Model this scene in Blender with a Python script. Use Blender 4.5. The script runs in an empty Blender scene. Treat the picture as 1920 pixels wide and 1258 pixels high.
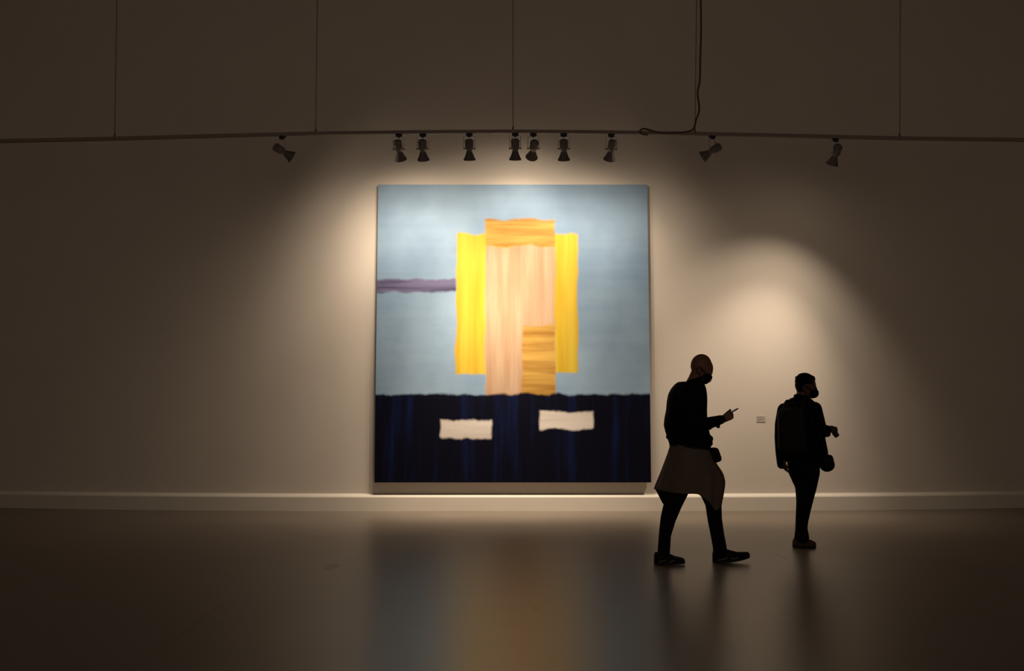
import bpy, bmesh, math, random
from mathutils import Vector, Matrix, Quaternion
random.seed(4)
scene = bpy.context.scene
COL = scene.collection

# ------------------------------------------------------------------ camera
W, H, F = 1920.0, 1258.0, 1867.0
CAM_H, PITCH = 1.13, math.radians(5.35)
cam_d = bpy.data.cameras.new('camera')
cam_d.sensor_width = 36.0
cam_d.lens = 36.0 * F / W
cam = bpy.data.objects.new('camera', cam_d)
COL.objects.link(cam)
cam.location = (0, 0, CAM_H)
cam.rotation_euler = (math.pi / 2 + PITCH, 0, 0)
scene.camera = cam

# ------------------------------------------------------------------ world, exposure
world = bpy.data.worlds.new('world')
scene.world = world
world.use_nodes = True
bg = world.node_tree.nodes['Background']
bg.inputs[0].default_value = (1.0, 0.815, 0.67, 1)
bg.inputs[1].default_value = 0.275
vs = scene.view_settings
vs.view_transform = 'Standard'
vs.look = 'None'
vs.exposure = 0.0
vs.gamma = 1.0
vs.use_curve_mapping = False
WARM = (1.0, 0.81, 0.62)

# ------------------------------------------------------------------ measuring helpers
CT, ST = math.cos(PITCH), math.sin(PITCH)
def PT(px, py, Y):
    """the point that stands at distance Y from the camera position in the direction measured in the photograph"""
    u, v = (px - W / 2) / F, (H / 2 - py) / F
    dy, dz = CT - v * ST, v * CT + ST
    t = Y / dy
    return Vector((u * t, Y, CAM_H + dz * t))
def GROUND(py):
    v = (H / 2 - py) / F
    return -CAM_H * (CT - v * ST) / (v * CT + ST)

# ------------------------------------------------------------------ materials
def new_mat(name):
    m = bpy.data.materials.new(name)
    m.use_nodes = True
    nt = m.node_tree
    return m, nt, nt.nodes['Principled BSDF']
def plain(name, col, rough=0.6, metal=0.0, noise=0.0, scale=40.0, bump=0.0, spec=0.5):
    m, nt, p = new_mat(name)
    p.inputs['Roughness'].default_value = rough
    p.inputs['Metallic'].default_value = metal
    p.inputs['Specular IOR Level'].default_value = spec
    p.inputs['Base Color'].default_value = (*col, 1)
    if noise or bump:
        tc = nt.nodes.new('ShaderNodeTexCoord')
        n = nt.nodes.new('ShaderNodeTexNoise')
        n.inputs['Scale'].default_value = scale
        n.inputs['Detail'].default_value = 4
        nt.links.new(tc.outputs['Object'], n.inputs['Vector'])
        if noise:
            r = nt.nodes.new('ShaderNodeMapRange')
            r.inputs['To Min'].default_value = 1 - noise
            r.inputs['To Max'].default_value = 1 + noise
            nt.links.new(n.outputs['Fac'], r.inputs['Value'])
            mx = nt.nodes.new('ShaderNodeMix')
            mx.data_type = 'RGBA'
            mx.blend_type = 'MULTIPLY'
            mx.inputs['Factor'].default_value = 1
            mx.inputs['A'].default_value = (*col, 1)
            nt.links.new(r.outputs[0], mx.inputs['B'])
            nt.links.new(mx.outputs['Result'], p.inputs['Base Color'])
        if bump:
            b = nt.nodes.new('ShaderNodeBump')
            b.inputs['Strength'].default_value = bump
            b.inputs['Distance'].default_value = 0.01
            nt.links.new(n.outputs['Fac'], b.inputs['Height'])
            nt.links.new(b.outputs[0], p.inputs['Normal'])
    return m
M = {}
M['wall'] = plain('wall_paint', (0.72, 0.655, 0.575), 0.75, noise=0.05, scale=1.3, bump=0.04, spec=0.25)
M['board'] = plain('baseboard_paint', (0.74, 0.69, 0.60), 0.5, noise=0.04, scale=3)
M['ceiling'] = plain('ceiling_paint', (0.30, 0.27, 0.24), 0.8, noise=0.05, scale=2)
M['track'] = plain('track_metal', (0.26, 0.21, 0.17), 0.5, 0.2, noise=0.1)
M['black'] = plain('black_plastic', (0.006, 0.005, 0.006), 0.5)
M['lamp'] = plain('lamp_metal', (0.17, 0.14, 0.135), 0.5, 0.0, noise=0.1)
M['cone'] = plain('reflector_metal', (0.13, 0.105, 0.10), 0.5, 0.0, noise=0.1)
M['yoke'] = plain('yoke_metal', (0.50, 0.47, 0.44), 0.45, 0.0)
M['wire'] = plain('steel_wire', (0.20, 0.16, 0.13), 0.5, 0.3)
M['cable'] = plain('cable_rubber', (0.09, 0.06, 0.045), 0.6)
M['skin'] = plain('skin', (0.19, 0.085, 0.045), 0.55, noise=0.12, scale=20)
M['skin2'] = plain('skin_pale', (0.11, 0.05, 0.032), 0.55, noise=0.12, scale=20)
M['eye'] = plain('eye_dark', (0.05, 0.04, 0.035), 0.2)
M['sweater'] = plain('sweater_knit', (0.006, 0.006, 0.008), 0.9, noise=0.3, scale=120, bump=0.3, spec=0.1)
M['trouser'] = plain('trouser_denim', (0.006, 0.007, 0.010), 0.9, noise=0.3, scale=90, bump=0.2, spec=0.1)
M['jacket'] = plain('jacket_cloth', (0.005, 0.005, 0.006), 0.9, noise=0.3, scale=90, bump=0.2, spec=0.1)
M['wrap'] = plain('linen_shirt', (0.14, 0.105, 0.078), 0.9, noise=0.2, scale=14, bump=0.3, spec=0.1)
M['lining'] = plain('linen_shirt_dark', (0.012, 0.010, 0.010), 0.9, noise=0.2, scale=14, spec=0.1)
M['bag'] = plain('bag_nylon', (0.011, 0.009, 0.009), 0.8, noise=0.2, scale=60, spec=0.2)
M['pack'] = plain('pack_nylon', (0.022, 0.016, 0.014), 0.8, noise=0.2, scale=60, bump=0.2, spec=0.2)
M['mask'] = plain('mask_cloth', (0.004, 0.004, 0.005), 0.9, spec=0.1)
M['hair'] = plain('hair_black', (0.004, 0.0035, 0.003), 0.8, noise=0.4, scale=80, bump=0.6, spec=0.15)
M['shoe'] = plain('shoe_black', (0.006, 0.006, 0.007), 0.7, noise=0.2, scale=60, spec=0.2)
M['sole'] = plain('shoe_sole', (0.016, 0.013, 0.012), 0.8)
M['stripe'] = plain('shoe_stripe', (0.20, 0.15, 0.12), 0.7)
M['boot'] = plain('boot_suede', (0.085, 0.040, 0.020), 0.85, noise=0.25, scale=40, spec=0.15)
M['phone'] = plain('phone_shell', (0.05, 0.05, 0.055), 0.35)
M['chrome'] = plain('dark_glass', (0.02, 0.03, 0.035), 0.12)
M['card'] = plain('label_card', (0.55, 0.48, 0.42), 0.6)
M['ink'] = plain('label_ink', (0.30, 0.25, 0.22), 0.7)
M['canvas_side'] = plain('canvas_edge', (0.10, 0.11, 0.13), 0.8, noise=0.15, scale=20)
M['wood'] = plain('stretcher_wood', (0.36, 0.25, 0.15), 0.7, noise=0.2, scale=12)
def emit(name, col, st):
    m, nt, p = new_mat(name)
    p.inputs['Base Color'].default_value = (*col, 1)
    p.inputs['Emission Color'].default_value = (*col, 1)
    p.inputs['Emission Strength'].default_value = st
    return m
M['bulb'] = emit('lamp_lens', (1.0, 0.86, 0.66), 4.0)
M['screen'] = emit('phone_screen', (0.5, 0.65, 0.9), 0.12)

class N:
    """small helper for node maths"""
    def __init__(s, nt): s.nt = nt
    def _in(s, sock, v):
        if hasattr(v, 'is_linked'): s.nt.links.new(v, sock)
        else: sock.default_value = v
    def math(s, op, a, b=0.0, c=None):
        n = s.nt.nodes.new('ShaderNodeMath'); n.operation = op
        s._in(n.inputs[0], a); s._in(n.inputs[1], b)
        if c is not None: s._in(n.inputs[2], c)
        return n.outputs[0]
    def step(s, v, e0, e1):
        n = s.nt.nodes.new('ShaderNodeMapRange'); n.interpolation_type = 'SMOOTHSTEP'
        s._in(n.inputs['Value'], v)
        n.inputs['From Min'].default_value = e0; n.inputs['From Max'].default_value = e1
        return n.outputs[0]
    def noise(s, vec, scale, detail=3.0, rough=0.55):
        n = s.nt.nodes.new('ShaderNodeTexNoise')
        s.nt.links.new(vec, n.inputs['Vector'])
        n.inputs['Scale'].default_value = scale; n.inputs['Detail'].default_value = detail
        n.inputs['Roughness'].default_value = rough
        return n.outputs['Fac']
    def mapping(s, vec, scale):
        n = s.nt.nodes.new('ShaderNodeMapping'); s.nt.links.new(vec, n.inputs['Vector'])
        n.inputs['Scale'].default_value = scale
        return n.outputs[0]
    def mix(s, f, a, b):
        n = s.nt.nodes.new('ShaderNodeMix'); n.data_type = 'RGBA'
        s._in(n.inputs['Factor'], f)
        for k, v in (('A', a), ('B', b)):
            if isinstance(v, tuple): n.inputs[k].default_value = (*v, 1)
            else: s.nt.links.new(v, n.inputs[k])
        return n.outputs['Result']

def make_floor_mat():
    m, nt, p = new_mat('polished_concrete')
    n = N(nt)
    co = nt.nodes.new('ShaderNodeTexCoord').outputs['Object']
    a = n.noise(co, 0.35, 5)
    b = n.noise(co, 3.0, 6, 0.65)
    f = n.math('MULTIPLY_ADD', b, 0.35, n.math('MULTIPLY', a, 0.65))
    col = n.mix(n.step(f, 0.3, 0.7), (0.165, 0.133, 0.105), (0.212, 0.173, 0.137))
    # dark scuff marks
    sc = n.step(n.noise(n.mapping(co, (1.0, 1.0, 1.0)), 1.6, 2), 0.74, 0.78)
    col = n.mix(n.math('MULTIPLY', sc, 0.35), col, (0.05, 0.04, 0.033))
    sp = nt.nodes.new('ShaderNodeSeparateXYZ'); nt.links.new(co, sp.inputs[0])
    X, Yc = sp.outputs[0], sp.outputs[1]
    def spot(px, py, rx, ry, amt, c, colr):
        q = PT(px, py, GROUND(py))
        dx = n.math('DIVIDE', n.math('SUBTRACT', X, q.x), rx); dy = n.math('DIVIDE', n.math('SUBTRACT', Yc, q.y), ry)
        d2 = n.math('ADD', n.math('MULTIPLY', dx, dx), n.math('MULTIPLY', dy, dy))
        d2 = n.math('ADD', d2, n.math('MULTIPLY_ADD', b, 1.2, -0.6))
        return n.mix(n.math('MULTIPLY', n.math('SUBTRACT', 1.0, n.step(d2, 0.5, 1.1)), amt), c, colr)
    col = spot(621, 1063.5, 0.055, 0.22, 0.9, col, (0.02, 0.015, 0.012))
    col = spot(1005, 1140, 0.02, 0.10, 0.4, col, (0.06, 0.05, 0.04))
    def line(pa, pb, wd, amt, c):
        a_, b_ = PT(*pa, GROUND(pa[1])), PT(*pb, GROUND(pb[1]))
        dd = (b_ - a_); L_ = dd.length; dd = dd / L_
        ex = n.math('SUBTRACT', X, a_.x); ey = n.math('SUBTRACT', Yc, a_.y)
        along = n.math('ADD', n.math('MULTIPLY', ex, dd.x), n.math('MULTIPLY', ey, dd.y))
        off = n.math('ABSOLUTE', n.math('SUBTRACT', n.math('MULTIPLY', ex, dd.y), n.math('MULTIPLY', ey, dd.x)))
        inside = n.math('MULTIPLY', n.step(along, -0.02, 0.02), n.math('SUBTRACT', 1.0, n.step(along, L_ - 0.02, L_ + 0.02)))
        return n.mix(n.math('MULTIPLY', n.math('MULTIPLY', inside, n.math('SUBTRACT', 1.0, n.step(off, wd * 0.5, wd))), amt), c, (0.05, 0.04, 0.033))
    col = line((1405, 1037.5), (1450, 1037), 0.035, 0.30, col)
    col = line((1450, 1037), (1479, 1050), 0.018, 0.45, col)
    col = line((248, 1258), (420, 1130), 0.010, 0.40, col)
    nt.links.new(col, p.inputs['Base Color'])
    r = n.math('MULTIPLY_ADD', b, 0.05, 0.30)
    nt.links.new(r, p.inputs['Roughness'])
    p.inputs['Specular IOR Level'].default_value = 0.19
    bp = nt.nodes.new('ShaderNodeBump')
    bp.inputs['Strength'].default_value = 0.012; bp.inputs['Distance'].default_value = 0.01
    nt.links.new(n.noise(n.mapping(co, (1, 1, 1)), 6.0, 4), bp.inputs['Height'])
    nt.links.new(bp.outputs[0], p.inputs['Normal'])
    return m
M['floor'] = make_floor_mat()

def make_paint_mat():
    """flat print of the canvas: a plain abstract colour-block picture"""
    m, nt, p = new_mat('painted_canvas')
    n = N(nt)
    tc = nt.nodes.new('ShaderNodeTexCoord')
    gen = tc.outputs['Generated']
    sep = nt.nodes.new('ShaderNodeSeparateXYZ'); nt.links.new(gen, sep.inputs[0])
    u0, v0 = sep.outputs[0], sep.outputs[2]
    wob = n.math('SUBTRACT', n.noise(gen, 6.0, 4), 0.5)
    wob2 = n.math('SUBTRACT', n.noise(n.mapping(gen, (1.3, 1, 0.8)), 9.0, 4), 0.5)
    u = n.math('MULTIPLY_ADD', wob, 0.035, u0)
    v = n.math('MULTIPLY_ADD', wob2, 0.035, v0)
    strokes_v = n.noise(n.mapping(gen, (26, 1, 2.2)), 1.0, 5)
    strokes_h = n.noise(n.mapping(gen, (2.0, 1, 30)), 1.0, 5)
    cloud = n.noise(gen, 2.2, 4)
    def rect(u_a, u_b, v_a, v_b, s=0.006):
        a = n.math('MULTIPLY', n.step(u, u_a - s, u_a + s), n.math('SUBTRACT', 1.0, n.step(u, u_b - s, u_b + s)))
        b = n.math('MULTIPLY', n.step(v, v_a - s, v_a + s), n.math('SUBTRACT', 1.0, n.step(v, v_b - s, v_b + s)))
        return n.math('MULTIPLY', a, b)
    base = n.mix(n.step(cloud, 0.3, 0.7), (0.145, 0.24, 0.36), (0.27, 0.39, 0.53))
    base = n.mix(n.math('MULTIPLY', strokes_h, 0.25), base, (0.46, 0.59, 0.72))
    def put(col, mask): return n.mix(mask, col[0], col[1])
    yellow = n.mix(n.step(strokes_v, 0.25, 0.75), (0.52, 0.33, 0.022), (0.62, 0.46, 0.055))
    peach = n.mix(n.step(strokes_v, 0.3, 0.7), (0.42, 0.25, 0.145), (0.50, 0.355, 0.235))
    ochre = n.mix(n.step(strokes_h, 0.3, 0.7), (0.30, 0.14, 0.025), (0.56, 0.35, 0.085))
    navy = n.mix(n.step(strokes_v, 0.45, 0.8), (0.0022, 0.0025, 0.009), (0.004, 0.010, 0.055))
    violet = n.mix(n.step(strokes_h, 0.35, 0.65), (0.030, 0.025, 0.07), (0.16, 0.15, 0.26))
    cream = n.mix(n.step(strokes_h, 0.3, 0.7), (0.62, 0.56, 0.50), (0.76, 0.70, 0.64))
    c = base
    c = n.mix(rect(0.29, 0.74, 0.36, 0.83), c, yellow)
    c = n.mix(rect(0.40, 0.655, 0.27, 0.79), c, peach)
    c = n.mix(rect(0.40, 0.655, 0.79, 0.88), c, ochre)
    c = n.mix(rect(0.535, 0.655, 0.27, 0.52), c, ochre)
    c = n.mix(rect(-0.2, 0.29, 0.63, 0.675), c, violet)
    c = n.mix(rect(-0.2, 1.2, -0.2, 0.29), c, navy)
    c = n.mix(rect(0.235, 0.42, 0.145, 0.205), c, cream)
    c = n.mix(rect(0.60, 0.795, 0.175, 0.235), c, cream)
    nt.links.new(c, p.inputs['Base Color'])
    p.inputs['Roughness'].default_value = 0.55
    p.inputs['Specular IOR Level'].default_value = 0.10
    bp = nt.nodes.new('ShaderNodeBump')
    bp.inputs['Strength'].default_value = 0.12; bp.inputs['Distance'].default_value = 0.01
    nt.links.new(n.math('ADD', strokes_v, n.noise(gen, 90, 3)), bp.inputs['Height'])
    nt.links.new(bp.outputs[0], p.inputs['Normal'])
    return m
M['paint'] = make_paint_mat()

# ------------------------------------------------------------------ object helpers
def empty(name, loc):
    o = bpy.data.objects.new(name, None)
    o.empty_display_size = 0.1
    o.location = loc
    COL.objects.link(o)
    return o
def tag(o, label=None, cat=None, group=None, kind=None):
    if label: o['label'] = label
    if cat: o['category'] = cat
    if group: o['group'] = group
    if kind: o['kind'] = kind
    return o
def obj(name, bm, mat, parent=None, smooth=True, world=True, loc=None):
    """world=True: the bmesh is in world coordinates and is moved into the parent's space"""
    org = Vector(loc) if loc is not None else (parent_origin(parent) if (parent and world) else Vector((0, 0, 0)))
    if world and org.length > 0:
        bmesh.ops.translate(bm, verts=bm.verts, vec=-org)
    bmesh.ops.recalc_face_normals(bm, faces=bm.faces)
    me = bpy.data.meshes.new(name)
    bm.to_mesh(me); bm.free()
    if smooth:
        for p in me.polygons: p.use_smooth = True
    me.materials.append(M[mat])
    o = bpy.data.objects.new(name, me)
    COL.objects.link(o)
    if parent:
        o.parent = parent
        if loc is not None: o.location = org - parent_origin(parent)
    elif loc is not None:
        o.location = org
    return o
def parent_origin(p):
    v = Vector((0, 0, 0))
    while p:
        v += p.location; p = p.parent
    return v
def finish(o, mods):
    for k, kw in mods:
        md = o.modifiers.new(k, k)
        for a, b in kw.items(): setattr(md, a, b)
    dg = bpy.context.evaluated_depsgraph_get()
    dg.update()
    me = bpy.data.meshes.new_from_object(o.evaluated_get(dg))
    old = o.data
    mats = [m for m in old.materials]
    o.modifiers.clear()
    o.data = me
    if not me.materials:
        for m in mats: me.materials.append(m)
    me.name = o.name
    for p in me.polygons: p.use_smooth = True
    bpy.data.meshes.remove(old)
    return o
def organic(o, voxel=0.007, it=6, fac=0.5):
    return finish(o, [('REMESH', dict(mode='VOXEL', voxel_size=voxel)), ('SMOOTH', dict(factor=fac, iterations=it))])

def add_box(bm, c, s, rot=None):
    r = bmesh.ops.create_cube(bm, size=1.0)
    mtx = Matrix.Translation(Vector(c)) @ (rot.to_4x4() if rot is not None else Matrix()) @ Matrix.Diagonal((*s, 1))
    bmesh.ops.transform(bm, matrix=mtx, verts=r['verts'])
    return r['verts']
def bevel(bm, w, seg=2):
    bmesh.ops.bevel(bm, geom=list(bm.edges), offset=w, segments=seg, profile=0.5, affect='EDGES')
def add_ell(bm, c, r, rot=None, seg=20):
    q = bmesh.ops.create_uvsphere(bm, u_segments=seg, v_segments=seg // 2 + 2, radius=1.0)
    mtx = Matrix.Translation(Vector(c)) @ (rot.to_4x4() if rot is not None else Matrix()) @ Matrix.Diagonal((*r, 1))
    bmesh.ops.transform(bm, matrix=mtx, verts=q['verts'])
def add_cap(bm, a, ra, b, rb, seg=16):
    """tapered capsule"""
    a, b = Vector(a), Vector(b)
    d = b - a
    L = d.length
    rot = d.to_track_quat('Z', 'Y').to_matrix().to_4x4() if L > 1e-6 else Matrix()
    rings, nlat = [], 5
    for k in range(nlat + 1):
        t = -math.pi / 2 + (math.pi / 2) * k / nlat
        rings.append((ra * math.cos(t), ra * math.sin(t)))
    for k in range(nlat + 1):
        t = (math.pi / 2) * k / nlat
        rings.append((rb * math.cos(t), L + rb * math.sin(t)))
    lathe(bm, rings, Matrix.Translation(a) @ rot, seg)
def lathe(bm, prof, mtx, seg=20, cap=True):
    prev = None
    rows = []
    for r, z in prof:
        if r < 1e-5:
            rows.append([bm.verts.new(mtx @ Vector((0, 0, z)))])
        else:
            rows.append([bm.verts.new(mtx @ Vector((r * math.cos(2 * math.pi * i / seg), r * math.sin(2 * math.pi * i / seg), z))) for i in range(seg)])
    for a, b in zip(rows[:-1], rows[1:]):
        for i in range(seg):
            j = (i + 1) % seg
            if len(a) == 1 and len(b) == 1: continue
            if len(a) == 1: bm.faces.new((a[0], b[i], b[j]))
            elif len(b) == 1: bm.faces.new((a[i], b[0], a[j]))
            else: bm.faces.new((a[i], b[i], b[j], a[j]))
    if cap:
        for r in (rows[0], rows[-1]):
            if len(r) > 1: bm.faces.new(r)
def chain(bm, pts, seg=16):
    for (a, ra), (b, rb) in zip(pts[:-1], pts[1:]): add_cap(bm, a, ra, b, rb, seg)
def add_loft(bm, rings, seg=36, e=2.4):
    """rings: (centre, rx, ry, tilt) ellipses lying flat, e the squareness"""
    rows = []
    for c, rx, ry, tilt in rings:
        row = []
        for i in range(seg):
            t = 2 * math.pi * i / seg
            ct, s = math.cos(t), math.sin(t)
            x = rx * math.copysign(abs(ct) ** (2 / e), ct)
            y = ry * math.copysign(abs(s) ** (2 / e), s)
            row.append(bm.verts.new((c[0] + x, c[1] + y, c[2] + tilt * x)))
        rows.append(row)
    for a, b in zip(rows[:-1], rows[1:]):
        for i in range(seg):
            j = (i + 1) % seg
            bm.faces.new((a[i], a[j], b[j], b[i]))
    bm.faces.new(rows[0]); bm.faces.new(rows[-1])
def tube(bm, pts, r, seg=8):
    """pipe along points"""
    pts = [Vector(p) for p in pts]
    rows = []
    nrm = Vector((0.3, 1, 0.2))
    for i, p in enumerate(pts):
        d = (pts[min(i + 1, len(pts) - 1)] - pts[max(i - 1, 0)]).normalized()
        nrm = (nrm - nrm.dot(d) * d).normalized()
        bn = d.cross(nrm)
        rows.append([bm.verts.new(p + r * (math.cos(2 * math.pi * k / seg) * nrm + math.sin(2 * math.pi * k / seg) * bn)) for k in range(seg)])
    for a, b in zip(rows[:-1], rows[1:]):
        for k in range(seg):
            bm.faces.new((a[k], a[(k + 1) % seg], b[(k + 1) % seg], b[k]))
    bm.faces.new(rows[0]); bm.faces.new(rows[-1])
def spline(ctrl, n=8):
    """Catmull-Rom through the control points"""
    P = [Vector(c) for c in ctrl]
    P = [P[0] * 2 - P[1]] + P + [P[-1] * 2 - P[-2]]
    out = []
    for i in range(1, len(P) - 2):
        for k in range(n):
            t = k / n
            a, b, c, d = P[i - 1], P[i], P[i + 1], P[i + 2]
            out.append(0.5 * ((2 * b) + (c - a) * t + (2 * a - 5 * b + 4 * c - d) * t * t + (3 * b - a - 3 * c + d) * t ** 3))
    out.append(P[-2])
    return out

# ------------------------------------------------------------------ the hall
D_WALL = GROUND(957.5)
BOW = 0.020                                  # the long wall bends back very slightly to both sides of the painting
def wall_y(x): return D_WALL + BOW * max(0.0, abs(x) - 2.0) ** 2
XW, ZC = 10.5, 8.2
def strip_wall(name, prof, mat, thick):
    """extrude a (depth towards room, z) outline along the bowed wall line"""
    bm = bmesh.new()
    xs = [-XW + 2 * XW * i / 140 for i in range(141)]
    rows = []
    for x in xs:
        rows.append([bm.verts.new((x, wall_y(x) - d, z)) for d, z in prof])
    n = len(prof)
    for a, b in zip(rows[:-1], rows[1:]):
        for k in range(n):
            bm.faces.new((a[k], b[k], b[(k + 1) % n], a[(k + 1) % n]))
    bm.faces.new(rows[0]); bm.faces.new(rows[-1])
    return obj(name, bm, mat, smooth=False)
w = strip_wall('wall_back', [(0, 0), (0, ZC), (-0.25, ZC), (-0.25, 0)], 'wall', 0.25)
tag(w, 'long off white gallery wall behind the painting', 'wall', kind='structure')
b = strip_wall('baseboard_back', [(0.0, 0), (0.062, 0), (0.062, 0.185), (0.056, 0.198), (0.012, 0.232), (0.0, 0.235)], 'board', 0.05)
tag(b, 'pale baseboard with sloped top along the gallery wall', 'baseboard', kind='structure')

bm = bmesh.new()
add_box(bm, (0, 6.0, -0.05), (2 * XW, 24, 0.1))
tag(obj('floor', bm, 'floor', smooth=False), 'polished brown grey concrete floor', 'floor', kind='structure')
bm = bmesh.new()
add_box(bm, (0, 6.0, ZC + 0.05), (2 * XW, 24, 0.1))
tag(obj('ceiling', bm, 'ceiling', smooth=False), 'dark ceiling of the gallery', 'ceiling', kind='structure')
for s, nm in ((-1, 'wall_left'), (1, 'wall_right')):
    bm = bmesh.new()
    add_box(bm, (s * (XW + 0.1), 6.0, ZC / 2), (0.2, 24, ZC))
    tag(obj(nm, bm, 'wall', smooth=False), 'off white side wall of the gallery', 'wall', kind='structure')

# ------------------------------------------------------------------ painting
PY = D_WALL - 0.085                          # canvas front
tl, br = PT(709, 346, PY), PT(1221, 904.5, PY)
px0, px1, pz0, pz1 = tl.x, br.x, br.z, tl.z
pc = Vector(((px0 + px1) / 2, PY, pz0))
pw, ph = px1 - px0, pz1 - pz0
root = empty('painting', pc)
tag(root, 'large square painting in blue, yellow, peach and navy hung on the wall', 'painting')
bm = bmesh.new()
add_box(bm, (pc.x, PY + 0.006, pz0 + ph / 2), (pw, 0.012, ph))
bevel(bm, 0.003, 2)
obj('canvas', bm, 'paint', root, smooth=False)
bm = bmesh.new()
add_box(bm, (pc.x, PY + 0.035, pz0 + ph / 2), (pw - 0.006, 0.046, ph - 0.006))
obj('canvas_edge', bm, 'canvas_side', root, smooth=False)
for (cx, cz, sx, sz) in ((pc.x, pz0 + 0.05, pw - 0.1, 0.08), (pc.x, pz1 - 0.05, pw - 0.1, 0.08),
                         (px0 + 0.06, pz0 + ph / 2, 0.08, ph - 0.2), (px1 - 0.06, pz0 + ph / 2, 0.08, ph - 0.2)):
    bm = bmesh.new()
    add_box(bm, (cx, PY + 0.0690, cz), (sx, 0.027, sz))
    obj('stretcher_bar', bm, 'wood', root, smooth=False)

# caption card
cy = wall_y(PT(1426, 785, D_WALL).x)
cc = PT(1427, 785.5, cy - 0.002)
root = empty('wall_label', cc)
tag(root, 'small grey caption card on the wall between the two people', 'label')
root.rotation_euler.z = math.atan(2 * BOW * (abs(cc.x) - 2.0))
bm = bmesh.new()
add_box(bm, cc, (0.125, 0.004, 0.088)); bevel(bm, 0.001, 1)
obj('card', bm, 'card', root, smooth=False)
for k, wd in enumerate((0.07, 0.095, 0.085, 0.09, 0.05)):
    bm = bmesh.new()
    add_box(bm, (cc.x - 0.05 + wd / 2, cc.y - 0.0022, cc.z + 0.028 - k * 0.014), (wd, 0.001, 0.004))
    obj('text_line', bm, 'ink', root, smooth=False)

# ------------------------------------------------------------------ lighting track
TY = D_WALL - 1.40                           # track stands off the wall
def track_pt(px, py): return PT(px, py, TY)
TRK = [(-300, 271.5), (-120, 267.5), (0, 264.5), (215, 260.0), (400, 255.0), (592, 250.3), (760, 248.0), (962, 246.6), (1140, 248.0),
       (1303, 250.8), (1500, 255.0), (1687, 259.3), (1920, 262.3), (2040, 264.5), (2220, 268.0)]
def track_row(px):
    for (a, ya), (b_, yb) in zip(TRK[:-1], TRK[1:]):
        if a <= px <= b_: return ya + (yb - ya) * (px - a) / (b_ - a)
root = empty('lighting_track', track_pt(962, 246.6))
tag(root, 'long thin brown lighting track hung on wires above the painting', 'lighting track')
bounds = [-300, 215, 592, 962, 1303, 1687, 2220]
for a, b_ in zip(bounds[:-1], bounds[1:]):
    bm = bmesh.new()
    n = 8
    rows = []
    for k in range(n + 1):
        px = a + (b_ - a) * k / n
        p = track_pt(px, track_row(px))
        e = 0.002 if k in (0, n) else 0
        rows.append([bm.verts.new(p + Vector(((e if k == 0 else -e), dy, dz))) for dy, dz in
                     ((-0.019, -0.022), (-0.008, -0.022), (-0.008, -0.008), (0.008, -0.008), (0.008, -0.022), (0.019, -0.022), (0.019, 0.022), (-0.019, 0.022))])
    for r0, r1 in zip(rows[:-1], rows[1:]):
        for k in range(8):
            bm.faces.new((r0[k], r1[k], r1[(k + 1) % 8], r0[(k + 1) % 8]))
    bm.faces.new(rows[0]); bm.faces.new(rows[-1])
    obj('track_rail', bm, 'track', root, smooth=False)
for px, lean in ((215, 4), (592, 3), (962, 0), (1303, 3), (1687, 1)):
    p = track_pt(px, track_row(px))
    q = track_pt(px + lean, 0)
    q = p + (q - p) * ((ZC - p.z) / (q.z - p.z))
    bm = bmesh.new()
    tube(bm, [p + Vector((0, 0, 0.02)), q], 0.0055, 8)
    wobj = obj('suspension_wire', bm, 'wire', root)
    bm = bmesh.new()
    lathe(bm, [(0.006, 0.075), (0.012, 0.05), (0.014, 0.022), (0.0, 0.022)], Matrix.Translation(p), 12)
    obj('wire_grip', bm, 'wire', wobj)

# black supply cable
CY = TY - 0.03
ctrl = [(1314, -160), (1314, -60), (1314, 0), (1314.5, 60), (1313, 110), (1312, 150), (1308, 175), (1311, 205), (1305, 225), (1301, 240), (1292, 246), (1270, 249),
        (1240, 250), (1222, 245), (1208, 241.5), (1200, 245), (1203, 251), (1215, 253)]
bm = bmesh.new()
tube(bm, spline([PT(x, y, CY) for x, y in ctrl], 6), 0.0125, 8)
tag(obj('power_cable', bm, 'cable', loc=PT(1301, 250, CY)), 'dark kinked power cable dropping from the ceiling and looping along the track', 'cable')

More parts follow.
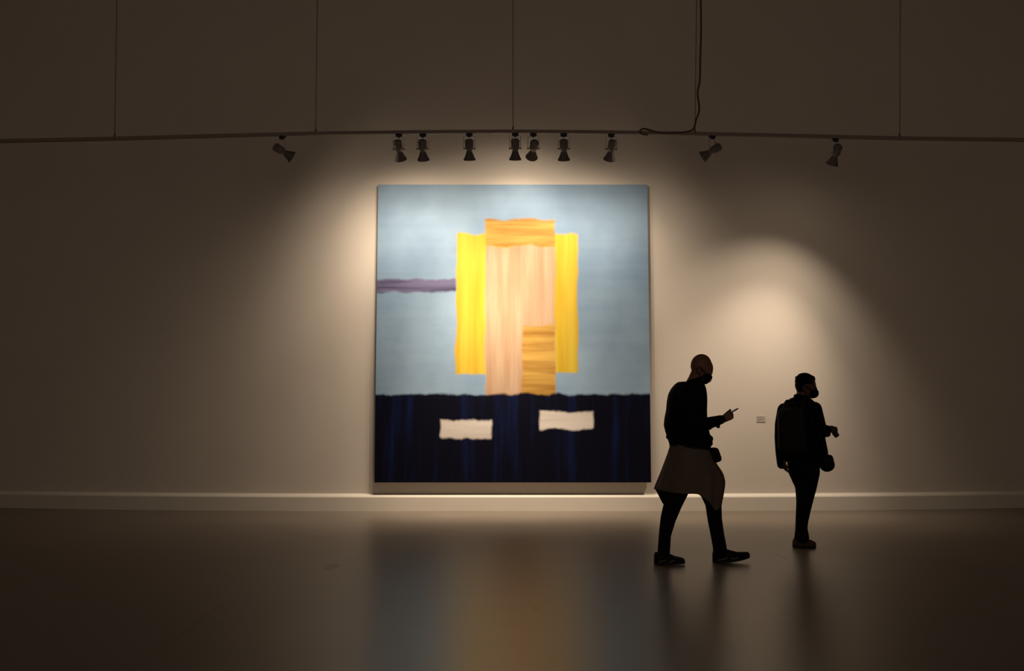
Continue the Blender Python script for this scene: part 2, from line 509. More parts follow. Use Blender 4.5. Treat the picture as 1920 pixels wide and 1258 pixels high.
# ------------------------------------------------------------------ track spotlights
def spotlight(px, d, label, power, size, blend, aim=None, yaw=0.0, spill=0.0):
    p = track_pt(px, track_row(px)) - Vector((0, 0, 0.022))
    root = empty('track_spotlight', p)
    tag(root, label, 'spotlight', 'spotlights on the lighting track')
    # adapter
    bm = bmesh.new()
    add_box(bm, p + Vector((0, 0, -0.020)), (0.084, 0.038, 0.042)); bevel(bm, 0.007, 2)
    add_box(bm, p + Vector((0, 0, 0.006)), (0.05, 0.012, 0.016))
    add_cap(bm, p + Vector((0, 0, -0.036)), 0.018, p + Vector((0, 0, -0.05)), 0.012, 12)
    obj('adapter', bm, 'black', root)
    # yoke: U bracket, knobs at the pivot
    piv = p + Vector((0, 0, -0.200))
    rz = Matrix.Rotation(yaw, 3, 'Z')
    bm = bmesh.new()
    top = p + Vector((0, 0, -0.058))
    add_box(bm, top, (0.142, 0.022, 0.006), rz)
    for s in (-1, 1):
        o_ = rz @ Vector((s * 0.071, 0, 0))
        add_box(bm, (top + piv) / 2 + o_, (0.007, 0.022, (top - piv).length + 0.03), rz)
    bevel(bm, 0.0015, 1)
    obj('yoke', bm, 'yoke', root, smooth=False)
    for s in (-1, 1):
        bm = bmesh.new()
        ax = rz @ Vector((s, 0, 0))
        lathe(bm, [(0.0, -0.03), (0.008, -0.03), (0.008, 0.003), (0.011, 0.003), (0.011, 0.009), (0.0, 0.010)],
              Matrix.Translation(piv + ax * 0.071) @ ax.to_track_quat('Z', 'Y').to_matrix().to_4x4(), 12)
        obj('pivot_knob', bm, 'lamp', root)
    # head turned to its aim
    d = Vector(d).normalized()
    mtx = Matrix.Translation(piv) @ d.to_track_quat('Z', 'Y').to_matrix().to_4x4()
    bm = bmesh.new()
    lathe(bm, [(0.0, -0.125), (0.030, -0.125), (0.047, -0.116), (0.053, -0.10), (0.053, -0.075), (0.050, -0.072), (0.050, -0.066), (0.053, -0.063),
               (0.053, -0.012), (0.049, 0.002), (0.040, 0.018), (0.036, 0.040), (0.0, 0.040)], mtx, 24)
    body = obj('lamp_body', bm, 'lamp', root)
    bm = bmesh.new()
    for k in range(4):
        z = -0.095 + 0.006 * k
        lathe(bm, [(0.048, z), (0.057, z), (0.057, z + 0.003), (0.048, z + 0.003)], mtx, 24)
    obj('cooling_fin', bm, 'lamp', body)
    bm = bmesh.new()
    lathe(bm, [(0.037, 0.034), (0.040, 0.045), (0.050, 0.075), (0.063, 0.108), (0.080, 0.140), (0.081, 0.147), (0.076, 0.147),
               (0.058, 0.108), (0.045, 0.075), (0.035, 0.045), (0.032, 0.034)], mtx, 28, cap=False)
    obj('reflector', bm, 'cone', root)
    bm = bmesh.new()
    lathe(bm, [(0.0, 0.052), (0.032, 0.05), (0.029, 0.062), (0.0, 0.07)], mtx, 20)
    obj('lens', bm, 'bulb', root)
    ad = Vector(aim).normalized() if aim else d
    for nm, pw_l, sz_l, bl_l, dir_l in (('spot_beam', power * 0.65, size, blend, ad), ('spot_halo', power * 0.35, min(size * 1.55, 150), 1.0, ad),
                                    ('spot_spill', spill * 1.0, 165, 0.9, (d + Vector((0, 0, -0.12))).normalized())):
        L = bpy.data.lights.new(nm, 'SPOT')
        L.energy = pw_l
        L.color = WARM
        L.spot_size = math.radians(sz_l)
        L.spot_blend = bl_l
        L.shadow_soft_size = 0.06
        lo = bpy.data.objects.new(nm, L)
        COL.objects.link(lo)
        lo.parent = root
        lo.location = (piv + d * 0.16) - p
        lo.rotation_euler = dir_l.to_track_quat('-Z', 'Y').to_euler()
K = 1.0
SPOTS = [
    (530, (1.0, 0.55, -0.55), 'spotlight turned sideways to the painting, furthest along the track on the empty wall side', 70, 56, 1.0, (0.9, 0.55, -0.62), 10),
    (748, (0.16, 0.75, -1.0), 'spotlight with tilted reflector, first above the painting on the empty wall side', 95, 110, 1.0, (0.0, 0.58, -1.0), 24),
    (793, (0.03, 0.60, -1.0), 'spotlight pointing straight down, second above the painting from the empty wall side', 105, 96, 1.0, None, 20),
    (880, (0.02, 0.40, -1.0), 'lone spotlight pointing straight down between the pair and the middle of the track', 440, 56, 1.0, (0.03, 0.30, -1.0), 16),
    (966, (0.0, 0.42, -1.0), 'spotlight pointing straight down under the middle suspension wire', 440, 56, 1.0, (-0.02, 0.30, -1.0), 14),
    (1000, (-0.22, 1.3, -0.9), 'spotlight turned to the wall showing its round back, beside the middle wire', 105, 84, 1.0, None, 10),
    (1057, (0.03, 0.55, -1.0), 'spotlight pointing straight down, second above the painting from the cable side', 120, 90, 1.0, None, 16),
    (1146, (-0.18, 0.75, -1.0), 'spotlight with tilted reflector above the painting edge beside the cable loop', 65, 110, 1.0, (-0.04, 0.60, -1.0), 20),
    (1335, (-1.0, 0.55, -0.55), 'spotlight turned sideways to the painting just past the hanging cable', 70, 56, 1.0, (-0.9, 0.55, -0.62), 8),
    (1566, (-0.22, 0.66, -1.0), 'spotlight above the two people, outermost on their side', 500, 64, 1.0, (-0.25, 0.27, -1.0), 5),
]
for px, d, lb, pw_, sz, bl, aim, spill in SPOTS:
    yaw = 0.0
    if abs(d[0]) > 0.9: yaw = math.copysign(math.radians(50), d[0]) * -1
    if px == 1566: yaw = math.radians(40)
    spotlight(px, d, lb, pw_ * K, sz, bl, aim, yaw, spill * K)

# ------------------------------------------------------------------ people
def hand(bm, wrist, d, n, t, curl=20, s=1.0, thumb=(0.55, 0.75, 0.35), r=0.0088):
    """palm and five fingers: d towards the knuckles, n out of the palm, t towards the thumb"""
    d, n, t = Vector(d).normalized(), Vector(n).normalized(), Vector(t).normalized()
    wrist = Vector(wrist)
    add_cap(bm, wrist - d * 0.02 * s, 0.024 * s, wrist + d * 0.012 * s, 0.025 * s, 14)
    for off, L, pl in ((0.030, 0.072, 0.086), (0.010, 0.080, 0.090), (-0.010, 0.074, 0.086), (-0.029, 0.058, 0.078)):
        k = wrist + d * pl * s + t * off * s
        add_cap(bm, wrist + d * 0.012 * s + t * off * 0.55 * s, 0.016 * s, k, 0.0125 * s, 12)
        a, p = 0.0, k
        for fr, rr in ((0.45, r), (0.30, r * 0.92), (0.25, r * 0.82)):
            a += math.radians(curl)
            q = p + (d * math.cos(a) + n * math.sin(a)) * (L * fr * s)
            add_cap(bm, p, rr * 1.05 * s, q, rr * s, 10)
            p = q
    b = wrist + d * 0.022 * s + t * 0.024 * s
    td = (t * thumb[0] + d * thumb[1] + n * thumb[2]).normalized()
    m = b + td * 0.045 * s
    add_cap(bm, b, 0.015 * s, m, 0.0115 * s, 12)
    td2 = (td + d * 0.5 + n * 0.15).normalized()
    m2 = m + td2 * 0.032 * s
    add_cap(bm, m, 0.0112 * s, m2, 0.0098 * s, 12)
    add_cap(bm, m2, 0.0098 * s, m2 + td2 * 0.022 * s, 0.0085 * s, 12)

def shoe(name, parent, heel, toe, yc, height, mats, lift=0.0, width=0.052, boot=False, stripe=False, cuffx=0.0):
    """a shoe lying along x from heel to toe at depth yc; the sole touches the floor (toe lifted by lift)"""
    L = toe - heel
    prof = [(0.0, 0.034, 0.80), (0.03, 0.042, 1.0), (0.15, 0.046, 1.0), (0.35, 0.044, 1.02), (0.50, 0.048, 0.86), (0.68, 0.053, 0.66), (0.84, 0.050, 0.56), (0.94, 0.040, 0.48), (0.985, 0.026, 0.38), (1.0, 0.012, 0.30)]
    if boot: prof = [(0.0, 0.036, 0.80), (0.04, 0.044, 0.95), (0.2, 0.047, 1.0), (0.45, 0.046, 1.0), (0.56, 0.048, 0.78), (0.72, 0.052, 0.62), (0.86, 0.050, 0.58), (0.95, 0.040, 0.50), (1.0, 0.02, 0.36)]
    rise = lambda f: lift * max(0.0, (f - 0.35) / 0.65) ** 1.6
    def ringset(z0f, z1f, grow):
        bm = bmesh.new()
        rows = []
        for f, wd, hf in prof:
            z0, z1 = z0f(f, hf), z1f(f, hf)
            row = []
            for i in range(16):
                a = 2 * math.pi * i / 16
                ct, s_ = math.cos(a), math.sin(a)
                yy = (wd + grow) * math.copysign(abs(ct) ** 0.75, ct)
                zz = (z0 + z1) / 2 + (z1 - z0) / 2 * math.copysign(abs(s_) ** 0.6, s_)
                if z1 - z0 > 0.05: yy *= 1.0 - 0.35 * max(0.0, (zz - z0) / (z1 - z0) - 0.35)
                row.append(bm.verts.new((heel + f * L, yc + yy, zz + rise(f))))
            rows.append(row)
        for a, b in zip(rows[:-1], rows[1:]):
            for i in range(16): bm.faces.new((a[i], b[i], b[(i + 1) % 16], a[(i + 1) % 16]))
        bm.faces.new(rows[0]); bm.faces.new(rows[-1])
        return bm
    up = obj(name, ringset(lambda f, h: 0.012, lambda f, h: max(0.03, height * h), 0.0), mats[0], parent)
    so = obj('sole', ringset(lambda f, h: 0.001, lambda f, h: 0.024, 0.004), mats[1], up)
    if stripe:
        for f0, f1 in ((0.10, 0.36), (0.46, 0.66)):
            bm = bmesh.new()
            add_box(bm, (heel + (f0 + f1) / 2 * L, yc - 0.047, 0.034 + rise((f0 + f1) / 2)), ((f1 - f0) * L, 0.006, 0.008), Matrix.Rotation(-0.2, 3, 'Y'))
            bevel(bm, 0.002, 1)
            obj('side_stripe', bm, 'stripe', up)
    return up

# ---- person walking with the phone (profile, facing +x) ----
R_NEAR, R_FAR = 1058.5, 1055.0
Y1 = (GROUND(R_NEAR) + GROUND(R_FAR)) / 2
S1 = 1.0 / ((PT(1400, 1000, Y1) - PT(1300, 1000, Y1)).length / 100)       # pixels per metre there
def A(px, py, dy=0.0): return PT(px, py, Y1 + dy)
def m1(n): return n / S1
NEAR, FAR = GROUND(R_NEAR) - Y1, GROUND(R_FAR) - Y1
base1 = Vector((A(1312, 1056).x, Y1, 0))
man = empty('person', base1)
tag(man, 'bald person in dark sweater and face mask walking while looking down at a phone', 'person')

def head1(bm, g=0.0):
    add_ell(bm, A(1314.5, 684.5), (m1(20.0) + g, 0.076 + g, m1(21.5) + g), Matrix.Rotation(0.35, 3, 'Y'))
    add_ell(bm, A(1322, 692), (m1(15.2) + g, 0.066 + g, m1(19) + g), Matrix.Rotation(0.25, 3, 'Y'))
    add_ell(bm, A(1319.5, 704.5), (m1(12.0) + g, 0.056 + g, m1(13.0) + g), Matrix.Rotation(0.5, 3, 'Y'))
    add_ell(bm, A(1333.0, 686.5), (m1(3.5) + g, 0.050, m1(3.6)))                # brow
bm = bmesh.new()
head1(bm)
add_cap(bm, A(1334.2, 692), 0.008, A(1333.4, 699), 0.014)                          # nose
add_ell(bm, A(1329, 711.5), (m1(5), 0.035, m1(6)))                               # chin
for s in (-1, 1):
    add_ell(bm, A(1310.5, 694, s * 0.077), (m1(4.2), 0.011, m1(7.2)), Matrix.Rotation(0.3, 3, 'Y'))
    add_ell(bm, A(1331.5, 699, s * 0.034), (m1(5), 0.022, m1(4.5)))             # cheeks
chain(bm, [(A(1308, 700), 0.058), (A(1302, 712), 0.056), (A(1296, 727), 0.066)])  # neck
# torso and pelvis under the clothes
add_loft(bm, [(A(1294, 845), 0.14, 0.15, 0), (A(1292, 815), 0.145, 0.145, 0), (A(1288, 785), 0.15, 0.15, 0), (A(1289, 755), 0.14, 0.165, 0), (A(1292, 733), 0.11, 0.15, 0), (A(1296, 720), 0.07, 0.09, 0)])
chain(bm, [(A(1290, 850, -0.07), 0.10), (A(1290, 850, 0.07), 0.10)])
chain(bm, [(A(1288, 862, -0.08), 0.095), (A(1262, 940, NEAR), 0.056), (A(1248, 985, NEAR), 0.046), (A(1244, 1036, NEAR), 0.034), (A(1243, 1049, NEAR), 0.034)])
chain(bm, [(A(1300, 862, 0.08), 0.095), (A(1338, 940, FAR), 0.056), (A(1343, 985, FAR), 0.048), (A(1349, 1030, FAR), 0.034), (A(1350, 1045, FAR), 0.034)])
add_cap(bm, A(1243, 1050, NEAR), 0.030, A(1272, 1053.5, NEAR), 0.018)
add_cap(bm, A(1349, 1044, FAR), 0.030, A(1388, 1046.5, FAR), 0.018)
# arms
WR = A(1355, 784.8, -0.155)
chain(bm, [(A(1288, 738, -0.17), 0.055), (A(1298, 798, -0.235), 0.044), (WR, 0.029)])
chain(bm, [(A(1292, 738, 0.17), 0.055), (A(1290, 800, 0.23), 0.044), (A(1310, 822, 0.17), 0.029)])
pd = (A(1383, 766.3, -0.15) - A(1353, 784.0, -0.15)).normalized()
pn = Vector((-pd.z, 0, pd.x))
hand(bm, WR - pn * 0.010 - pd * 0.004, pd + Vector((0, 0.12, 0)), Vector((0, 1, 0)) - pn * 0.1, pn, 46, 0.92, (0.26, 0.95, 0.12), 0.0096)
hand(bm, A(1310, 823, 0.165), Vector((0.50, -0.2, -0.85)), Vector((-0.55, -0.7, -0.35)), Vector((0.5, -0.4, 0.6)), 42, 0.98)
o = obj('body', bm, 'skin', man)
organic(o, 0.0058, 5, 0.5)
for s in (-1, 1):
    bm = bmesh.new()
    add_ell(bm, A(1334.3, 692.8, s * 0.033), (0.011, 0.013, 0.008), seg=12)
    obj('eye', bm, 'eye', man)
# mask
bm = bmesh.new()
add_ell(bm, A(1322.5, 706.5), (m1(11.8), 0.068, m1(11.0)), Matrix.Rotation(0.55, 3, 'Y'))
add_ell(bm, A(1328.5, 708), (m1(7.0), 0.042, m1(8.0)), Matrix.Rotation(0.5, 3, 'Y'))
add_ell(bm, A(1322, 714), (m1(7.5), 0.046, m1(6.5)), Matrix.Rotation(0.4, 3, 'Y'))
o = obj('face_mask', bm, 'mask', man)
organic(o, 0.005, 5)
for s in (-1, 1):
    bm = bmesh.new()
    tube(bm, spline([A(1324, 701, s * 0.068), A(1316, 692, s * 0.083), A(1308.5, 690, s * 0.085), A(1308, 698, s * 0.083), A(1315, 706, s * 0.072)], 6), 0.003, 6)
    obj('ear_loop', bm, 'mask', man)
# sweater
bm = bmesh.new()
def ring(a, row, xl, xr, ry, dy=0.0, tilt=0.0, sc=None):
    sc = sc or S1
    return (a((xl + xr) / 2, row, dy), (xr - xl) / 2 / sc, ry, tilt)
add_loft(bm, [ring(A, r, a, b_, ry) for r, a, b_, ry in (
    (843, 1257, 1331, 0.165), (834, 1255.5, 1333, 0.17), (824, 1252.5, 1332, 0.178), (811, 1248, 1330, 0.182), (797, 1244.5, 1327, 0.186), (783, 1246, 1325.5, 0.190), (769, 1249, 1325, 0.195),
    (752, 1250.5, 1325.5, 0.20), (739, 1253, 1325, 0.195), (729, 1258, 1323.5, 0.175), (721, 1264.5, 1321, 0.14), (716, 1271, 1318, 0.11))], e=2.25)
add_loft(bm, [(A(1297, 724), 0.085, 0.088, 0.3), (A(1301, 713), 0.072, 0.074, 0.3), (A(1303.5, 708.5), 0.068, 0.070, 0.3)])      # collar
chain(bm, [(A(1288, 739, -0.165), 0.078), (A(1291, 770, -0.215), 0.070), (A(1300, 798, -0.24), 0.062), (A(1328, 793.5, -0.20), 0.052), (A(1346, 788.4, -0.168), 0.042), (A(1352.0, 786.6, -0.158), 0.039)])
chain(bm, [(A(1292, 739, 0.165), 0.078), (A(1291, 770, 0.215), 0.070), (A(1292, 800, 0.235), 0.060), (A(1316, 819, 0.18), 0.043)])
add_ell(bm, A(1329.5, 822.5, -0.02), (m1(7.6), 0.07, m1(7.0)))
add_ell(bm, A(1329.5, 831, -0.02), (m1(6.5), 0.08, m1(6.0)))
for k, (x, y) in enumerate(((1346, 800), (1330, 803), (1254, 822), (1326, 818))):
    add_cap(bm, A(x - 2, y - 3, -0.16 if k < 2 else 0), 0.018, A(x + 1, y, -0.14 if k < 2 else 0), 0.016)
o = obj('sweater', bm, 'sweater', man)
organic(o, 0.007, 5)
# trousers
bm = bmesh.new()
add_loft(bm, [(A(1297, 890), 0.15, 0.165, 0), (A(1294, 865), 0.165, 0.17, 0), (A(1293, 838), 0.155, 0.16, 0)])
chain(bm, [(A(1286, 880, -0.08), 0.105), (A(1272, 918, -0.075), 0.090), (A(1262, 944, NEAR), 0.078), (A(1253, 972, NEAR), 0.066), (A(1246.5, 1004, NEAR), 0.052), (A(1244.5, 1036, NEAR), 0.053), (A(1243.5, 1043, NEAR), 0.053)])
chain(bm, [(A(1308, 880, 0.08), 0.105), (A(1330, 918, 0.075), 0.090), (A(1337.5, 944, FAR), 0.070), (A(1340.2, 974, FAR), 0.062), (A(1345.5, 1004, FAR), 0.058), (A(1349.5, 1026, FAR), 0.059), (A(1350.5, 1038, FAR), 0.059)])
o = obj('trousers', bm, 'trouser', man)
organic(o, 0.008, 5)
# shoes
shoe('shoe', man, A(1227, 1055, NEAR).x, A(1284, 1055, NEAR).x, Y1 + NEAR, 0.105, ('shoe', 'sole'), 0.006, stripe=True)
shoe('shoe', man, A(1337, 1050, FAR).x, A(1405.5, 1050, FAR).x, Y1 + FAR, 0.115, ('shoe', 'sole'), 0.042, stripe=True)
# shirt tied round the waist
def skirt(top, levels, hem_fn, seg=72, rows=16, ry0=0.178, ry1=0.24, fold=0.009, arc=(0.0, 2 * math.pi)):
    bm = bmesh.new()
    grid = []
    closed = abs(arc[1] - arc[0] - 2 * math.pi) < 1e-3
    ns = seg if closed else seg + 1
    for k in range(rows + 1):
        t = k / rows
        row = []
        for i in range(ns):
            a = arc[0] + (arc[1] - arc[0]) * i / seg
            c, s = math.cos(a), math.sin(a)
            hem = hem_fn(c, s)
            rw = top + 4 * c * (1 - t) + (hem - top) * t
            # side outlines at this row
            xl, xr = outline(rw)
            x = (xl + xr) / 2 + (xr - xl) / 2 * math.copysign(abs(c) ** 0.85, c)
            ry = ry0 + (ry1 - ry0) * t
            fo = fold * t * (math.sin(a * 9 + 0.6) + 0.6 * math.sin(a * 17 + 2.0))
            p = A(x, rw, 0)
            row.append(bm.verts.new(p + Vector((fo * c, (ry + fo) * s, 0))))
        grid.append(row)
    for r0, r1 in zip(grid[:-1], grid[1:]):
        for i in range(ns if closed else ns - 1):
            j = (i + 1) % ns
            bm.faces.new((r0[i], r0[j], r1[j], r1[i]))
    return bm
OUT = [(836, 1256.5, 1330), (850, 1252.5, 1335), (869, 1246, 1343), (886, 1240, 1355), (903, 1233.5, 1359.5), (917, 1228, 1357.5), (930, 1236, 1355), (945, 1244, 1352.5), (956, 1250, 1349)]
def outline(row):
    row = max(OUT[0][0], min(OUT[-1][0], row))
    for (r0, a0, b0), (r1, a1, b1) in zip(OUT[:-1], OUT[1:]):
        if r0 <= row <= r1:
            f = (row - r0) / (r1 - r0)
            return a0 + (a1 - a0) * f, b0 + (b1 - b0) * f
    return OUT[-1][1:]
def interp(tab, x):
    if x <= tab[0][0]: return tab[0][1]
    for (a, ya), (b_, yb) in zip(tab[:-1], tab[1:]):
        if a <= x <= b_:
            f = (x - a) / (b_ - a); f = f * f * (3 - 2 * f)
            return ya + (yb - ya) * f
    return tab[-1][1]
HEM_N = [(-1, 917), (-0.55, 922), (-0.12, 923), (0.05, 922.5), (0.25, 934), (0.50, 947), (0.68, 955), (0.85, 950), (1, 938)]
HEM_F = [(-1, 917), (-0.80, 930), (-0.6, 925), (-0.2, 920), (0.2, 922), (0.6, 944), (1, 938)]
bm = skirt(836, None, lambda c, s: interp(HEM_N, c) if s <= 0 else interp(HEM_F, c))
o = obj('waist_shirt', bm, 'wrap', man)
o['label'] = 'brown shirt tied round the waist'
finish(o, [('SOLIDIFY', dict(thickness=0.006, offset=-1.0)), ('SUBSURF', dict(levels=1, render_levels=1))])
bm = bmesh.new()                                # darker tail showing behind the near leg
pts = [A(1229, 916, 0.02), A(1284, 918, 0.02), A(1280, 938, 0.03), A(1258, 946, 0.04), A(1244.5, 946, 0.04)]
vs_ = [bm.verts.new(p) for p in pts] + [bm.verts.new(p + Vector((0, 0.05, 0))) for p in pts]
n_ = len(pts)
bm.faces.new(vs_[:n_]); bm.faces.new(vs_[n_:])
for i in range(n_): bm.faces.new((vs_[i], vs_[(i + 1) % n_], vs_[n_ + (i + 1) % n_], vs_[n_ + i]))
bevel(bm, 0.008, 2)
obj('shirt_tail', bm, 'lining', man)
# phone
pc1 = A(1383, 766.8, -0.10) - pd * 0.074 + pn * 0.004
root = empty('phone', pc1)
tag(root, 'slim smartphone held up in the hand of the bald walking person', 'phone')
rot = Matrix((pd, Vector((0, 1, 0)), pn)).transposed()
if rot.determinant() < 0: rot = Matrix((pd, Vector((0, -1, 0)), pn)).transposed()
bm = bmesh.new()
add_box(bm, pc1, (0.152, 0.073, 0.010), rot); bevel(bm, 0.0035, 2)
obj('shell', bm, 'phone', root)
bm = bmesh.new()
add_box(bm, pc1 + pn * 0.0052, (0.142, 0.066, 0.001), rot)
obj('screen', bm, 'screen', root, smooth=False)
# waist bag
wb = A(1339, 853, -0.03)
root = empty('waist_bag', wb)
tag(root, 'small dark waist bag worn on the front of the walking person', 'bag')
bm = bmesh.new()
add_box(bm, wb, (m1(17), 0.20, m1(27)), Matrix.Rotation(-0.32, 3, 'Y')); bevel(bm, 0.026, 3)
obj('pouch', bm, 'bag', root)
bm = bmesh.new()
add_box(bm, A(1345, 856, -0.03), (m1(7), 0.14, m1(15)), Matrix.Rotation(-0.32, 3, 'Y')); bevel(bm, 0.012, 2)
obj('front_pocket', bm, 'bag', root)
bm = bmesh.new()
ringpts = []
for i in range(33):
    a = 2 * math.pi * i / 32
    ringpts.append(A(1295, 838.5 + 4 * math.cos(a)) + Vector((0.170 * math.cos(a), 0.176 * math.sin(a), 0)))
tube(bm, ringpts, 0.012, 6)
obj('belt', bm, 'bag', root)

# ---- person with backpack and camera ----
R2 = 1027.0
Y2 = GROUND(R2)
S2 = 1.0 / ((PT(1500, 1000, Y2) - PT(1400, 1000, Y2)).length / 100)
def B(px, py, dy=0.0): return PT(px, py, Y2 + dy)
def m2(n): return n / S2
base2 = Vector((B(1506, 1026).x, Y2, 0))
guy = empty('person', base2)
tag(guy, 'short haired person in black jacket, mask and brown boots standing with head turned aside', 'person')
FB = 0.13                                       # the far foot
bm = bmesh.new()
add_ell(bm, B(1509.5, 718), (m2(18.0), 0.076, m2(17.5)))
add_ell(bm, B(1514, 724), (m2(14.8), 0.066, m2(18)))
add_ell(bm, B(1518, 716), (m2(10.4), 0.066, m2(11)))
add_ell(bm, B(1514, 735), (m2(12.5), 0.056, m2(11)))
add_ell(bm, B(1526.2, 720.5), (m2(3.2), 0.05, m2(3)))
add_cap(bm, B(1528.8, 724), 0.009, B(1530, 730), 0.014)
add_ell(bm, B(1522, 740.5), (m2(5), 0.034, m2(5)))
for s in (-1, 1):
    add_ell(bm, B(1508, 728, s * 0.077), (m2(3.8), 0.011, m2(6.5)), Matrix.Rotation(-0.15, 3, 'Y'))
    add_ell(bm, B(1523, 730.5, s * 0.034), (m2(5), 0.022, m2(4.5)))
chain(bm, [(B(1505.5, 735), 0.058), (B(1503.5, 745), 0.058), (B(1502, 757), 0.07)])
add_loft(bm, [(B(1507, 868), 0.15, 0.12, 0), (B(1506, 840), 0.155, 0.12, 0), (B(1504, 800), 0.16, 0.125, 0), (B(1502, 772), 0.16, 0.12, 0), (B(1502, 758), 0.10, 0.08, 0)])
chain(bm, [(B(1503, 870, 0.03), 0.09), (B(1514, 870, -0.03), 0.09)])
chain(bm, [(B(1516, 884, -0.05), 0.078), (B(1508.5, 942, -0.03), 0.054), (B(1503.5, 990, 0), 0.036), (B(1502, 1012, 0), 0.034)])
chain(bm, [(B(1500, 884, 0.06), 0.068), (B(1506, 938, 0.10), 0.048), (B(1503, 990, FB), 0.036), (B(1502, 1008, FB), 0.034)])
add_cap(bm, B(1500, 1017, 0), 0.030, B(1520, 1020.5, 0), 0.022)
add_cap(bm, B(1500, 1013, FB), 0.030, B(1520, 1016, FB), 0.022)
chain(bm, [(B(1472, 769, 0.05), 0.048), (B(1462.5, 818, 0.05), 0.043), (B(1463.5, 857, 0.02), 0.030)])
hand(bm, B(1464.0, 857, 0.02), Vector((0.22, -0.1, -1)), Vector((0.85, 0.4, 0.15)), Vector((0.35, -0.85, -0.1)), 14, 0.95, (0.35, 0.95, 0.1))
W2 = B(1554, 803.5, -0.12)
chain(bm, [(B(1530, 768, -0.08), 0.055), (B(1540, 812, -0.15), 0.043), (W2, 0.029)])
hand(bm, W2, Vector((0.85, 0.35, -0.22)), Vector((-0.1, 0.8, -0.5)), Vector((0.25, 0.2, 0.9)), 42, 0.95, (0.45, 0.7, 0.5))
o = obj('body', bm, 'skin2', guy)
organic(o, 0.0058, 5)
for s in (-1, 1):
    bm = bmesh.new()
    add_ell(bm, B(1526.8, 724.3, s * 0.033), (0.011, 0.013, 0.008), seg=12)
    obj('eye', bm, 'eye', guy)
# hair
bm = bmesh.new()
add_ell(bm, B(1509.0, 714.5), (m2(18.6), 0.083, m2(14.2)))
add_ell(bm, B(1500.5, 722), (m2(9.4), 0.080, m2(13.5)))
add_ell(bm, B(1499.5, 731), (m2(5.5), 0.062, m2(8)))
rr = random.Random(7)
for k in range(46):
    a, e_ = rr.uniform(0, 2 * math.pi), rr.uniform(0.15, 1.4)
    p = B(1509.0, 714.0) + Vector((m2(17.0) * math.cos(a) * math.cos(e_), 0.076 * math.sin(a) * math.cos(e_), m2(13.0) * math.sin(e_)))
    add_ell(bm, p, (0.018, 0.018, 0.014), seg=10)
add_ell(bm, B(1522.5, 709), (m2(5.0), 0.055, m2(5.0)))
o = obj('hair', bm, 'hair', guy)
organic(o, 0.005, 2)
# mask
bm = bmesh.new()
add_ell(bm, B(1521, 736.5), (m2(12.0), 0.066, m2(9.5)), Matrix.Rotation(0.15, 3, 'Y'))
add_ell(bm, B(1527.5, 737), (m2(7.8), 0.040, m2(9.0)))
add_ell(bm, B(1524, 741), (m2(7.5), 0.044, m2(6.2)))
o = obj('face_mask', bm, 'mask', guy)
organic(o, 0.005, 5)
for s in (-1, 1):
    bm = bmesh.new()
    tube(bm, spline([B(1520, 731, s * 0.066), B(1513, 725, s * 0.082), B(1506, 724, s * 0.085), B(1506, 732, s * 0.083), B(1514, 738, s * 0.070)], 6), 0.003, 6)
    obj('ear_loop', bm, 'mask', guy)
# jacket
bm = bmesh.new()
add_loft(bm, [ring(B, r, a, b_, ry, sc=S2) for r, a, b_, ry in (
    (866, 1476, 1551, 0.150), (858, 1474, 1552.5, 0.155), (845, 1470, 1551, 0.158), (825, 1464, 1547, 0.158), (800, 1462, 1543, 0.155), (778, 1462, 1540, 0.148),
    (765, 1464, 1536, 0.135), (757, 1469, 1531, 0.115), (751, 1477, 1524, 0.095), (746, 1483, 1519, 0.085))], e=2.3)
add_loft(bm, [(B(1501.5, 755), 0.088, 0.085, 0), (B(1502.5, 745), 0.072, 0.074, -0.1), (B(1503, 740.5), 0.066, 0.069, -0.15)])
chain(bm, [(B(1471, 769, 0.05), 0.070), (B(1464.5, 795, 0.05), 0.060), (B(1463.0, 820, 0.05), 0.055), (B(1463.2, 846, 0.03), 0.048), (B(1465.4, 871, 0.02), 0.043)])
chain(bm, [(B(1527, 767, -0.08), 0.072), (B(1535, 792, -0.13), 0.062), (B(1541, 811, -0.15), 0.054), (B(1551.0, 804.8, -0.125), 0.040)])
add_cap(bm, B(1541, 812, -0.15), 0.045, B(1551, 813, -0.13), 0.034)
o = obj('jacket', bm, 'jacket', guy)
organic(o, 0.007, 5)
# trousers
bm = bmesh.new()
add_loft(bm, [(B(1508, 888), 0.135, 0.13, 0), (B(1507, 874), 0.150, 0.138, 0), (B(1507, 856), 0.158, 0.135, 0)])
chain(bm, [(B(1519, 884, -0.05), 0.092), (B(1513.5, 915, -0.04), 0.086), (B(1509.0, 942, -0.03), 0.072), (B(1504.0, 974, -0.01), 0.060), (B(1502.6, 990, 0), 0.056), (B(1503.2, 1002, 0), 0.067), (B(1503.4, 1009, 0), 0.070)])
chain(bm, [(B(1496, 882, 0.07), 0.094), (B(1505, 912, 0.085), 0.072), (B(1506, 940, 0.10), 0.066), (B(1503, 974, 0.12), 0.058), (B(1502.5, 1002, FB), 0.060)])
o = obj('trousers', bm, 'trouser', guy)
organic(o, 0.008, 5)
shoe('boot', guy, B(1487.5, 1020).x, B(1528.5, 1020).x, Y2, 0.09, ('boot', 'sole'), 0.0, boot=True)
shoe('boot', guy, B(1488.5, 1020, FB).x, B(1529.0, 1020, FB).x, Y2 + FB, 0.09, ('boot', 'sole'), 0.0, boot=True)
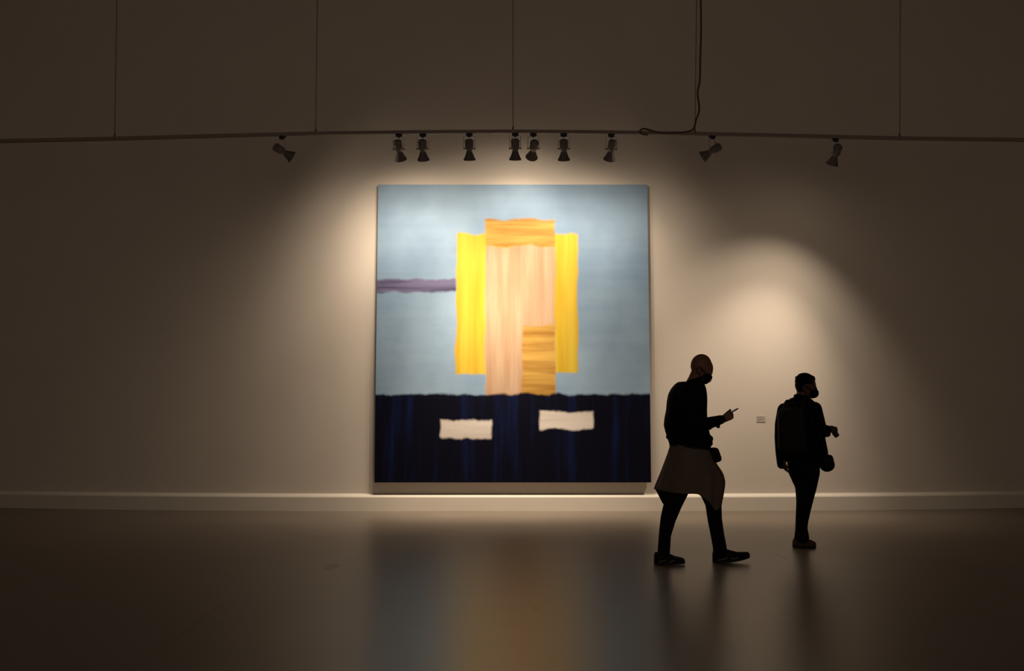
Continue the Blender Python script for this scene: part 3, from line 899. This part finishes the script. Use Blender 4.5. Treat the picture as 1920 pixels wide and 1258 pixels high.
# backpack
bp_ = B(1478, 803, -0.20)
root = empty('backpack', bp_)
tag(root, 'dark brown backpack worn on the back of the person in boots', 'backpack')
rz = Matrix.Rotation(math.radians(-38), 3, 'Z')
bm = bmesh.new()
add_box(bm, B(1484, 807, -0.17), (0.26, 0.16, 0.43), rz); bevel(bm, 0.074, 5)
obj('pack_body', bm, 'pack', root)
bm = bmesh.new()
add_box(bm, B(1480, 826, -0.23), (0.20, 0.09, 0.21), rz); bevel(bm, 0.03, 3)
obj('pocket', bm, 'pack', root)
for sx, sd in ((-0.085, 1), (0.085, -1)):
    bm = bmesh.new()
    o_ = rz @ Vector((sx, 0, 0))
    c_ = B(1490, 760, -0.08)
    tube(bm, spline([c_ + o_ + rz @ Vector((0, -0.05, -0.05)), c_ + o_ + Vector((0, 0, 0.035)), c_ + o_ + rz @ Vector((0, 0.10, 0.035)), c_ + o_ + rz @ Vector((0, 0.19, -0.04)), c_ + o_ + rz @ Vector((0, 0.22, -0.2))], 6), 0.014, 8)
    obj('shoulder_strap', bm, 'pack', root)
bm = bmesh.new()
t_ = B(1484, 762, -0.16)
tube(bm, spline([t_ + rz @ Vector((-0.04, 0, -0.01)), t_ + rz @ Vector((-0.03, 0, 0.03)), t_ + rz @ Vector((0.03, 0, 0.03)), t_ + rz @ Vector((0.04, 0, -0.01))], 5), 0.008, 8)
obj('grab_handle', bm, 'pack', root)
# camera in the hand
cc_ = B(1564.5, 808.5, -0.075)
root = empty('hand_camera', cc_)
tag(root, 'small black camera held out in the hand of the person in boots', 'camera')
ry_ = Matrix.Rotation(math.radians(-20), 3, 'Z')
bm = bmesh.new()
add_box(bm, cc_, (0.04, 0.105, 0.06), ry_); bevel(bm, 0.008, 2)
obj('camera_body', bm, 'black', root)
bm = bmesh.new()
ax = ry_ @ Vector((0.55, 0.2, -0.75))
lathe(bm, [(0.0, 0.0), (0.026, 0.0), (0.026, 0.035), (0.023, 0.05), (0.019, 0.05), (0.017, 0.045), (0.0, 0.045)], Matrix.Translation(cc_ + Vector((0.0, 0.01, -0.01))) @ ax.to_track_quat('Z', 'Y').to_matrix().to_4x4(), 20)
obj('lens', bm, 'chrome', root)
bm = bmesh.new()
lathe(bm, [(0.0, 0.0), (0.008, 0.0), (0.008, 0.008), (0.0, 0.009)], Matrix.Translation(cc_ + Vector((0, -0.03, 0.029))), 12)
obj('shutter_button', bm, 'lamp', root)
# hip bag
hb = B(1549.5, 868, -0.10)
root = empty('hip_bag', hb)
tag(root, 'rounded black shoulder bag hanging at the hip of the person in boots', 'bag')
bm = bmesh.new()
add_box(bm, hb, (m2(27), 0.14, m2(33)), Matrix.Rotation(math.radians(-20), 3, 'Y')); bevel(bm, 0.064, 5)
obj('pouch', bm, 'bag', root)
bm = bmesh.new()
add_box(bm, B(1550, 862, -0.13), (m2(22), 0.10, m2(14)), Matrix.Rotation(math.radians(-20), 3, 'Y')); bevel(bm, 0.02, 3)
obj('flap', bm, 'bag', root)
bm = bmesh.new()
tube(bm, spline([B(1551, 862, -0.10), B(1540, 825, -0.175), B(1515, 775, -0.165), B(1497, 752, -0.08), B(1488, 751, 0.0)], 6), 0.010, 6)
obj('shoulder_strap', bm, 'bag', root)
